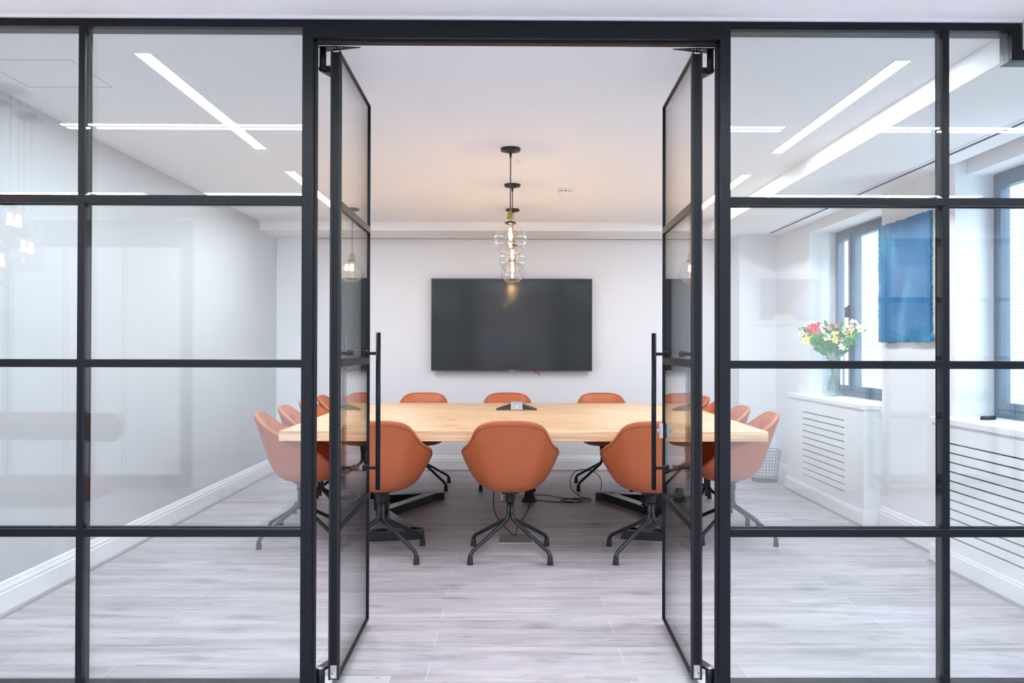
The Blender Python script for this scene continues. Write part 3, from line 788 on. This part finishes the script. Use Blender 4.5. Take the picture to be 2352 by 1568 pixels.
# ------------------------------------------------------------------ conference phone
t = thing('conference_phone', 'black three armed conference phone with grey centre on the table', 'conference phone', (0.06, 6.80, TZ))
for k, an in enumerate((R(6), R(174), R(90))):
    m = MB(); c, s = math.cos(an), math.sin(an)
    def q(u, w, z): return (u*c-w*s, u*s+w*c, z)
    vs = [q(.02, -.045, .012), q(.02, .045, .012), q(.02, .04, .062), q(.02, -.04, .062),
          q(.13, -.036, .006), q(.13, .036, .006), q(.13, .028, .026), q(.13, -.028, .026),
          q(.165, -.022, .0), q(.165, .022, .0), q(.165, .016, .012), q(.165, -.016, .012)]
    fs = [(0, 3, 2, 1), (0, 1, 5, 4), (1, 2, 6, 5), (2, 3, 7, 6), (3, 0, 4, 7), (4, 5, 9, 8), (5, 6, 10, 9), (6, 7, 11, 10), (7, 4, 8, 11), (8, 9, 10, 11)]
    m.add(vs, fs).build('speaker_arm', BLKPL, t, bevel=0.004, segs=3)
m = MB(); m.prism([(-.062, 0.0), (-.070, .012), (-.035, .062), (.035, .070), (.05, .0)], 'x', -.047, .047)
GREYP = P('grey_phone_plastic', s2l((172, 174, 184)), 0.35, metal=0.2)
bd = m.build('centre_console', GREYP, t, bevel=0.005, segs=3)
MB().lathe([(.008, .0), (.008, .003)], (0, -.0615, .030), 16, axis='y').build('button', PAINTW, bd)

# ------------------------------------------------------------------ floor boxes, cables
def floorbox(x0, x1, y0, y1, label):
    t = thing('floor_socket_box', label, 'floor box', ((x0+x1)/2, (y0+y1)/2, 0), group='steel floor socket boxes')
    f = MB(); e = 0.014
    for a in ((x0, x0+e, y0, y1), (x1-e, x1, y0, y1), (x0+e, x1-e, y0, y0+e), (x0+e, x1-e, y1-e, y1)): f.box(*a, 0, 0.004)
    f.build('frame', STEEL, t, True)
    box('lid', P('floor_box_lid'+str(x0), s2l((120, 116, 120)), 0.45, var=0.1), x0+e, x1-e, y0+e, y1-e, 0.0, 0.003, parent=t)
floorbox(-0.060, 0.160, 5.36, 5.64, 'steel framed floor socket box under the middle near chair')
floorbox(-0.065, 0.155, 6.84, 7.10, 'steel framed floor socket box under the far half of the table')
cn = MB().lathe([(0.064, 0.004), (0.064, 0.010), (0.050, 0.020), (0.036, 0.060), (0.034, 0.105), (0.020, 0.110)], n=28).build('cable_riser', RUBBER)
cn.location = (0.165, 6.83, 0); tag(cn, 'black cone shaped cable riser standing on the far floor box', 'cable riser')
cbls = []
def cable(pts, r, label, group=None):
    o = MB().tube(catmull(pts, 6), r, 8).build('power_cable', RUBBER); tag(o, label, 'cable', group); return o
GC = 'black cables under the table'
cable([(-.10, 6.3, .62), (-.10, 5.95, .55), (-.105, 5.72, .25), (-.095, 5.66, .14), (-.03, 5.58, .06), (.04, 5.52, .012)], .0035, 'black cable hanging left of the middle chair column down to the floor box', GC)
cable([(.20, 6.3, .62), (.19, 6.05, .48), (.17, 5.80, .27), (.12, 5.65, .14), (.06, 5.56, .07), (.045, 5.52, .012)], .0035, 'black cable hanging right of the middle chair column down to the floor box', GC)
cable([(.21, 6.83, .012), (.35, 6.78, .006), (.50, 6.74, .006), (.60, 6.84, .006), (.50, 6.90, .006), (.42, 6.80, .012), (.55, 6.72, .012), (.66, 6.80, .012), (.66, 6.86, .01)], .0035, 'black cable coiled on the floor left of the right table foot', GC)
cable([(.16, 7.05, .006), (.30, 7.08, .006), (.40, 6.98, .006), (.46, 6.86, .018), (.56, 6.78, .02), (.66, 6.85, .018), (.54, 6.92, .006), (.46, 6.84, .018)], .003, 'thin black cable trailing from the far floor box into the coil', GC)
lp = [(0.62, 6.80, .02), (.52, 6.85, .08), (.505, 6.9, .17), (.56, 6.92, .235), (.66, 6.92, .24), (.74, 6.95, .19), (.765, 6.95, .12), (.755, 6.98, .05)]
cable(lp, .003, 'black cable standing up in a loop beside the right table foot', GC)
# cable spine
t = thing('cable_spine', 'black segmented cable spine hanging under the right part of the table', 'cable spine', (1.05, 6.28, 0))
pts = catmull([(0, 0, .675), (.005, 0, .55), (-.01, -.01, .40), (-.035, -.02, .25), (-.05, -.03, .12), (-.03, -.03, .02)], 6)
MB().tube(pts, .006, 8).build('core', RUBBER, t)
sp = MB()
for i in range(0, len(pts)-1):
    p = pts[i]; d = (pts[i+1]-p).normalized(); sp.tube([p-d*.006, p+d*.004], [.024, .017], 10)
sp.build('segments', RUBBER, t)

# ------------------------------------------------------------------ radiator covers
def radiator_cover(y0, y1, sy0, sy1, wy0, wy1, label, sill_label):
    xf = 2.475
    t = thing('radiator_cover', label, 'radiator cover', (XR, (y0+y1)/2, 0), group='slotted white radiator covers')
    m = MB(); th = 0.018; nslot = 11; z_top = 0.712; dz = 0.0523; sh = 0.0085
    m.box(xf, xf+th, y0, sy0, 0.10, 0.815); m.box(xf, xf+th, sy1, y1, 0.10, 0.815)
    m.box(xf, xf+th, sy0, sy1, z_top+sh/2, 0.815)
    for i in range(nslot-1): m.box(xf, xf+th, sy0, sy1, z_top-dz*(i+1)+sh/2, z_top-dz*i-sh/2)
    m.box(xf, xf+th, sy0, sy1, 0.10, z_top-dz*(nslot-1)-sh/2)
    m.box(xf+th, XR, y0, y0+th, 0.10, 0.815); m.box(xf+th, XR, y1-th, y1, 0.10, 0.815)
    m.build('slotted_panel', GLOSSW, t, True)
    box('inner_backing', GAPM, XR-0.03, XR, y0+0.02, y1-0.02, 0.10, 0.80, parent=t)
    box('base_plinth', GLOSSW, xf-0.012, XR, y0-0.012, y1+0.012, 0, 0.10, parent=t, bevel=0.004)
    box('bead', GLOSSW, xf-0.006, XR, y0-0.006, y1+0.006, 0.10, 0.112, parent=t, bevel=0.002)
    box('top_board', GLOSSW, xf-0.010, XR, y0-0.012, y1+0.012, 0.815, SILL, parent=t, bevel=0.004)
    m = MB().prism([(xf-0.012-0.016, 0), (xf-0.012, 0), (xf-0.012, 0.016), (xf-0.020, 0.012)], 'y', y0-0.012, y1+0.012)
    m.build('floor_beading', QT, t, True)
radiator_cover(5.85, 7.47, 6.19, 7.08, *W1, 'slotted white radiator cover below the far window, vase on it', None)
radiator_cover(3.30, 4.90, 3.6, 4.79, *W2, 'slotted white radiator cover below the near window', None)

# ------------------------------------------------------------------ windows
XF = 2.815
def window(name, y0, y1, label, mull, sash):
    t = thing(name, label, 'window', (XF, (y0+y1)/2, SILL), kind='structure')
    box('window_sill', GLOSSW, XR, XF+0.03, y0, y1, SILL-0.03, SILL, parent=t)
    z0, z1 = SILL, HEAD if name == 'window_1' else 2.255
    f = MB(); w = 0.05
    f.box(XF, XF+0.055, y0, y0+w, z0, z1); f.box(XF, XF+0.055, y1-w, y1, z0, z1)
    f.box(XF, XF+0.055, y0+w, y1-w, z0, z0+w); f.box(XF, XF+0.055, y0+w, y1-w, z1-w, z1)
    f.box(XF, XF+0.055, mull-0.03, mull+0.03, z0+w, z1-w)
    f.build('window_frame', SLATE, t, True, bevel=0.003)
    for a, b in ((y0+w, mull-0.03), (mull+0.03, y1-w)):
        s = MB(); q = 0.038; xo = XF-0.012
        s.box(xo, XF+0.045, a, a+q, z0+w, z1-w); s.box(xo, XF+0.045, b-q, b, z0+w, z1-w)
        s.box(xo, XF+0.045, a+q, b-q, z0+w, z0+w+q); s.box(xo, XF+0.045, a+q, b-q, z1-w-q, z1-w)
        so = s.build('sash', SLATE, t, True, bevel=0.003)
        box('pane', GLASSM, XF+0.014, XF+0.020, a+q, b-q, z0+w+q, z1-w-q, parent=so)
    h = MB(); h.box(XF-0.030, XF-0.012, mull-0.012+0.04, mull+0.012+0.04, 1.50, 1.60); h.box(XF-0.05, XF-0.028, mull+0.03, mull+0.05, 1.50, 1.585)
    h.build('window_handle', BLKPL, t, True, bevel=0.003)
    # masonry reveal outside the frame
    m = MB(); yo0, yo1 = y0-0.02, y1+0.02
    XO = 2.885
    m.box(XF+0.055, XO, y0-0.25, y0+0.03, z0-0.2, z1+0.3)
    m.box(XF+0.055, XO, y1+0.03, y1+0.25, z0-0.2, z1+0.3)
    m.box(XF+0.055, XO, y0+0.03, y1+0.03, z1-0.02, z1+0.3)
    m.build('outer_stone_reveal', STONE, t, True)
    box('outer_sill', CONC, XF+0.055, XO+0.05, y0, y1, z0-0.08, z0+0.01, parent=t)
window('window_1', W1[0], W1[1], 'far dark framed window with the flowers in front', 6.86, None)
window('window_2', W2[0], W2[1], 'near dark framed window at the right edge', 4.05, None)

# ------------------------------------------------------------------ neighbouring building
t = thing('brick_building', 'pale brick building with shuttered windows across the street', 'building', (6.0, 12.0, -6))
m = MB(); m.box(5.5, 6.5, 2.5, 30, -6, 5.2)
m.build('facade', BRICK, t, True)
WSH = P('white_shutter', s2l((150, 160, 168)), 0.6)
for yy in (8.2, 11.9, 15.6, 19.3):
    for z0, z1 in ((0.4, 1.65), (2.15, 3.25)):
        fo = MB(); fo.box(5.44, 5.5, yy-0.5, yy+0.5, z0, z1); w = fo.build('window', WSH, t, True)
        mm = MB(); mm.box(5.425, 5.439, yy-0.44, yy+0.44, z0+0.06, z1-0.06); mm.build('pane', PANEEXT, w, True)
        s = MB()
        for q in range(int((z1-z0-0.1)/0.09)): s.box(5.41, 5.424, yy+0.02, yy+0.44, z0+0.08+q*0.09, z0+0.14+q*0.09)
        s.build('shutter', WSH, w, True)
        box('sill', CONC, 5.36, 5.5, yy-0.6, yy+0.6, z0-0.12, z0, parent=w)
tag(box('pavement', CONC, 2.96, 5.5, 3.1, 30, -6.1, -6.0), 'pale pavement of the lane outside the windows', 'pavement', kind='structure')

# ------------------------------------------------------------------ blue painting on the pier
t = thing('painting', 'torn edged deep blue painting on cream canvas between the windows', 'painting', (XR, 5.40, 1.68))
prng = random.Random(3)
def rough(y0, y1, z0, z1, j, n=26):
    pts = []
    for i in range(n): pts.append((y0+(y1-y0)*i/n+prng.uniform(-j, j)*.5, z0+prng.uniform(-2.2*j, j)))
    for i in range(n): pts.append((y1+prng.uniform(-j, j), z0+(z1-z0)*i/n))
    for i in range(n): pts.append((y1-(y1-y0)*i/n, z1+prng.uniform(-j, j)))
    for i in range(n): pts.append((y0+prng.uniform(-j, j), z1-(z1-z0)*i/n))
    return pts
MB().prism(rough(5.00, 5.76, 1.31, 2.07, .003), 'x', XR-0.022, XR).build('canvas', CANVAS, t, True)
MB().prism(rough(5.075, 5.785, 1.295, 2.082, .006, 70), 'x', XR-0.040, XR-0.020).build('paint_layer', BLUE, t, True)
dt = MB().lathe([(.020, 0), (.019, .006), (.008, .010)], (0, 0, 0), 20, axis='x')
dt.v = [(XR-0.040-v[0], 5.045+v[1], 1.318+v[2]) for v in dt.v]; dt.build('paint_blob', P('bright_blue_paint', s2l((30, 120, 200)), 0.4), t, True)

# ------------------------------------------------------------------ vase with flowers
VX, VY = 2.70, 6.99
t = thing('glass_vase', 'clear lobed glass vase on the far window ledge', 'vase', (VX, VY, SILL))
rf = lambda a: 1+0.07*math.cos(5*a)
prof = [(.064, 0.0), (.074, .006), (.076, .03), (.073, .16), (.075, .27), (.080, .325)]
inner = [(.076, .325), (.071, .27), (.069, .16), (.068, .05), (.050, .03)]
m = MB().lathe(prof+inner, n=50, rf=rf)
m.build('vase_body', VASEG, t)
MB().lathe([(.050, .034), (.0655, .052), (.0660, .150), (.0655, .155)], n=50, rf=rf).build('water', WATER, t)
FC = {'deep pink': s2l((206, 58, 96)), 'pale pink': s2l((244, 196, 196)), 'yellow': s2l((246, 224, 130)), 'cream': s2l((250, 244, 214)), 'magenta and yellow': s2l((212, 84, 128)), 'peach': s2l((246, 186, 166))}
FM = {k: P('petal_'+k.replace(' ', '_'), v, 0.5, var=0.08, vscale=30) for k, v in FC.items()}
YEL = P('flower_centre', s2l((244, 196, 60)), 0.5)
def bloom(target, dirv, mat, parent, size=0.030):
    up = Vector(dirv).normalized(); a = up.orthogonal().normalized(); b = up.cross(a)
    m = MB()
    for k in range(6):
        an = k*PI/3+rnd.uniform(-.1, .1); d = a*math.cos(an)+b*math.sin(an); sdv = up.cross(d)
        L = size*rnd.uniform(.95, 1.15); ww = size*(.42 if k % 2 else .30)
        rows = [(0, .10, 0), (.3, .6, .28), (.65, 1.0, .50), (.9, .75, .50), (1.08, .12, .44)]
        vs = []
        for u, w, z in rows:
            c = Vector(target)+d*(L*u)+up*(L*z*.9)
            vs += [c-sdv*(ww*w), c+up*(-.004*w), c+sdv*(ww*w)]
        fs = []
        for i in range(len(rows)-1):
            fs += [(3*i, 3*i+1, 3*i+4, 3*i+3), (3*i+1, 3*i+2, 3*i+5, 3*i+4)]
        m.add(vs, fs, True)
    f = m.build('flower', mat, parent, True)
    c = MB()
    for k in range(5):
        an = k*2*PI/5; e = Vector(target)+up*(size*.85)+(a*math.cos(an)+b*math.sin(an))*(size*.22)
        c.tube([target, e], [.0022, .0012], 5)
    c.lathe([(.0015, -.001), (.007, .003), (.001, .008)], target, 10)
    c.build('stamens', YEL, f, True)
def leafmesh(m, base, dirv, L, w):
    d = Vector(dirv).normalized(); sd = d.cross(Vector((rnd.uniform(-.6, .6), 1.0, rnd.uniform(-.8, .8))))
    sd = sd.normalized() if sd.length > .1 else Vector((0, 1, 0)); n_ = sd.cross(d).normalized()
    rows = [(0, .08, 0), (.25, .75, .03), (.5, 1, .02), (.75, .7, -.04), (1, .05, -.14)]
    vs = []
    for u, ww, z in rows:
        c = Vector(base)+d*(L*u)+n_*(L*z); vs += [c-sd*(w*ww), c-n_*(.12*w), c+sd*(w*ww)]
    fs = []
    for i in range(4): fs += [(3*i, 3*i+1, 3*i+4, 3*i+3), (3*i+1, 3*i+2, 3*i+5, 3*i+4)]
    m.add(vs, fs, True)
def px2w(px, py, Y): s = 1930.0/Y; return Vector(((px-1170)/s, Y, 1.245+(798-py)/s))
stems = [((1851, 760, 6.98), 'pale pink', 'pale pink alstroemeria at the left edge of the bouquet'),
         ((1866, 752, 6.93), 'deep pink', 'deep pink alstroemeria at upper left of the bouquet'),
         ((1879, 747, 7.03), 'deep pink', 'deep pink alstroemeria just right of its twin at upper left'),
         ((1873, 762, 6.90), 'deep pink', 'deep pink alstroemeria, lower of the three deep pink ones'),
         ((1861, 772, 6.92), 'yellow', 'yellow alstroemeria low on the left of the bouquet'),
         ((1888, 764, 6.94), 'peach', 'peach alstroemeria beside the deep pink ones'),
         ((1909, 747, 7.05), 'pale pink', 'pale pink alstroemeria at the top middle of the bouquet'),
         ((1924, 750, 6.94), 'magenta and yellow', 'magenta alstroemeria at the top middle of the bouquet'),
         ((1921, 769, 6.88), 'yellow', 'yellow alstroemeria in the middle of the bouquet'),
         ((1902, 776, 6.92), 'cream', 'cream alstroemeria low in the middle of the bouquet'),
         ((1942, 784, 6.87), 'cream', 'cream alstroemeria lowest on the right of the bouquet'),
         ((1954, 768, 6.94), 'yellow', 'yellow alstroemeria on the right of the bouquet'),
         ((1963, 742, 7.04), 'pale pink', 'pale pink alstroemeria highest on the right of the bouquet'),
         ((1976, 754, 6.98), 'pale pink', 'pale pink alstroemeria at the right edge of the bouquet'),
         ((1944, 757, 7.06), 'cream', 'cream alstroemeria between the two upper pink ones on the right')]
for i, ((px, py, Y), colr, lab) in enumerate(stems):
    Y = min(Y, 2.765*1930.0/(px-1170))
    top = px2w(px, py, Y)
    ang = rnd.uniform(0, 2*PI)
    hx, hy = (top.x-VX), (top.y-VY)
    base = Vector((VX-hx*0.25+0.016*math.cos(ang), VY-hy*0.25+0.016*math.sin(ang), SILL+0.042))
    neck = Vector((VX+max(-.045, min(.045, hx*0.30)), VY+max(-.045, min(.045, hy*0.5+0.015*math.sin(ang))), SILL+0.315))
    mid = (neck*0.5+top*0.5)+Vector((0, 0, 0.02))
    t = thing('alstroemeria', lab, 'flower', tuple(base), group='cut alstroemeria in the glass vase')
    path = catmull([base, neck, mid, top], 6)
    MB().tube(path, [.0028]*len(path), 6).build('stem', STEMG, t, True)
    dv = (top-neck); dv.z *= 0.6; dv += Vector((rnd.uniform(-.05, .05), -0.10, 0.05))
    bloom(top, dv, FM[colr], t, 0.037)
    if i % 2 == 0: bloom(top+Vector((rnd.choice((-.035, -.02)), -.03, rnd.uniform(-.045, -.02))), dv+Vector((0, -.1, -.03)), FM[colr], t, 0.030)
    lm = MB()
    for k in range(9):
        p = path[rnd.randint(7, len(path)-3)]; an = rnd.uniform(0, 2*PI)
        side = Vector((math.cos(an), math.sin(an)*.7, rnd.uniform(-.15, .6)))
        out = Vector((hx, hy*.6, .05))
        leafmesh(lm, p, side*.5+out.normalized()*.7, rnd.uniform(.07, .115), .0165)
    lm.build('leaves', LEAF, t, True)

# ------------------------------------------------------------------ remote on near ledge
t = thing('desk_remote', 'small black handset lying on the near window ledge', 'remote control', (2.665, 4.66, SILL), R(25))
m = MB()
pr = []
for i in range(24):
    a = 2*PI*i/24; pr.append((0.058*math.cos(a), 0.026*math.sin(a)*(1+0.15*math.cos(a))))
vs = [(x, y, 0.0) for x, y in pr]+[(x*1.02, y*1.02, 0.010) for x, y in pr]+[(x*.9, y*.86, 0.021) for x, y in pr]
n = 24
m.add(vs, [tuple(range(n-1, -1, -1)), tuple(range(2*n, 3*n))]+[(k*n+i, k*n+(i+1) % n, (k+1)*n+(i+1) % n, (k+1)*n+i) for k in range(2) for i in range(n)], True)
m.build('body', BLKPL, t)
bb = MB()
for q in (-.025, -.005, .015): bb.lathe([(.006, .0208), (.005, .0225)], (q, 0, 0), 14)
bb.build('buttons', GREYP, t)

# ------------------------------------------------------------------ wire waste basket
t = thing('wire_basket', 'black wire waste basket in the far right corner beside the radiator cover', 'waste basket', (2.405, 7.90, 0))
H = 0.29; r0, r1 = 0.115, 0.15
wires = MB()
for k in range(28):
    a = 2*PI*k/28; wires.tube([(r0*math.cos(a), r0*math.sin(a), .004), (r1*math.cos(a), r1*math.sin(a), H)], .0012, 5)
for j in range(1, 10):
    z = H*j/10; r = r0+(r1-r0)*j/10
    wires.tube([(r*math.cos(2*PI*i/36), r*math.sin(2*PI*i/36), z) for i in range(36)], .0011, 5, closed=True)
for k in range(-4, 5):
    q = k*.025; L = math.sqrt(r0*r0-q*q); wires.tube([(q, -L, .004), (q, L, .004)], .0011, 5); wires.tube([(-L, q, .004), (L, q, .004)], .0011, 5)
wires.build('wire_mesh', BLKMT, t)
rm = MB().tube([(r1*math.cos(2*PI*i/40), r1*math.sin(2*PI*i/40), H) for i in range(40)], .0025, 6, closed=True)
rm.tube([(r0*math.cos(2*PI*i/40), r0*math.sin(2*PI*i/40), .0025) for i in range(40)], .0025, 6, closed=True); rm.build('rim', BLKMT, t)

# ------------------------------------------------------------------ corridor side: things mirrored in the glass
# bench
t = thing('upholstered_bench', 'rust velvet bench with rolled back, mirrored at the lower left glass', 'bench', (-3.05, 1.15, 0), 0)
MB().tube(catmull([(-.95, .10, .785), (-.5, .02, .785), (0, 0, .785), (.5, .02, .785), (.80, .12, .785)], 6), .082, 24).build('back_bolster', RUST, t)
m = MB(); m.box(-.9, .78, .02, .50, .40, .50); m.build('seat', RUST, t, bevel=.035, segs=4)
for x in (-.8, .66):
    for y in (.10, .42):
        MB().tube([(x, y, 0), (x, y, .41)], .018, 14).build('leg', PAINTW, t)
    MB().tube([(x, .06, .49), (x, .03, .73)], .016, 12).build('back_support', PAINTW, t)
# cluster of globes
GP = 'clustered corridor globe pendants'
pendant((-2.27, 2.20, CZ), 'corridor globe pendant mirrored high at the left edge', GP, drop=0.56, watts=3)
pendant((-2.466, 1.75, CZ), 'corridor globe pendant mirrored lower right in the cluster', GP, drop=0.63, watts=3)
pendant((-2.468, 2.00, CZ), 'corridor globe pendant mirrored lowest in the cluster', GP, drop=0.72, watts=3)
# panelled cupboard doors on the corridor back wall
t = thing('wall_cupboard', 'built in white cupboard with flush doors, mirrored in the left glass', 'cupboard', (-3.6, OY0, 0))
box('carcass', P('cupboard_shadow_grey', s2l((150, 152, 156)), 0.8), -4.45, -2.80, OY0, OY0+0.02, 0.0, 2.36, parent=t)
for a, b in ((-4.38, -3.92), (-3.90, -3.40), (-3.38, -2.90)):
    box('cupboard_door', GLOSSW, a, b, OY0+0.02, OY0+0.038, 0.12, 2.12, parent=t, bevel=.002)
t = thing('framed_picture', 'pale abstract picture mirrored faintly in the right glass', 'picture', (2.49, OY0, 1.67))
box('frame', PAINTW, 2.19, 2.79, OY0, OY0+0.025, 1.46, 1.89, parent=t)
def abstract():
    m, tt, b = nt('abstract_print'); N = tt.nodes
    tc = N.new('ShaderNodeTexCoord'); n = N.new('ShaderNodeTexVoronoi'); n.inputs['Scale'].default_value = 6
    tt.links.new(tc.outputs['Object'], n.inputs['Vector'])
    cr = N.new('ShaderNodeValToRGB'); cr.color_ramp.interpolation = 'CONSTANT'
    cr.color_ramp.elements[0].color = (*s2l((120, 124, 150)), 1); cr.color_ramp.elements[1].position = .5; cr.color_ramp.elements[1].color = (*s2l((70, 74, 84)), 1)
    e = cr.color_ramp.elements.new(.75); e.color = (*s2l((220, 210, 170)), 1)
    sp_ = N.new('ShaderNodeSeparateColor'); tt.links.new(n.outputs['Color'], sp_.inputs[0]); tt.links.new(sp_.outputs[0], cr.inputs[0])
    tt.links.new(cr.outputs[0], b.inputs['Base Color']); return m
box('print', abstract(), 2.22, 2.76, OY0+0.025, OY0+0.028, 1.49, 1.86, parent=t)
# shelving with plants
t = thing('shelving_unit', 'tall black open shelving unit mirrored at the right over the blue painting', 'shelving', (3.75, OY0+0.2, 0))
for x in (3.2, 3.75, 4.3):
    for y in (OY0+0.03, OY0+0.35):
        box('upright', FRAME, x-.02, x+.02, y-.015, y+.015, 0, 2.2, parent=t)
for z in (0.1, 0.65, 1.15, 1.65, 2.15):
    box('shelf', FRAME, 3.18, 4.32, OY0+.015, OY0+.365, z, z+.03, parent=t)
def plant(loc, label):
    t = thing('potted_plant', label, 'plant', loc)
    MB().lathe([(.06, 0), (.08, .12), (.075, .12), (.058, .01)], n=24).build('pot', PAINTW, t)
    m = MB()
    for k in range(34):
        an = rnd.uniform(0, 2*PI); leafmesh(m, (0.02*math.cos(an), 0.02*math.sin(an), .10), (math.cos(an), math.sin(an), rnd.uniform(-.1, 1.1)), rnd.uniform(.14, .24), .016)
    m.build('foliage', LEAF, t)
plant((3.45, OY0+.2, 1.18), 'green leafy plant on the upper left shelf of the black shelving')
plant((4.02, OY0+.2, .68), 'green leafy plant on the lower right shelf of the black shelving')
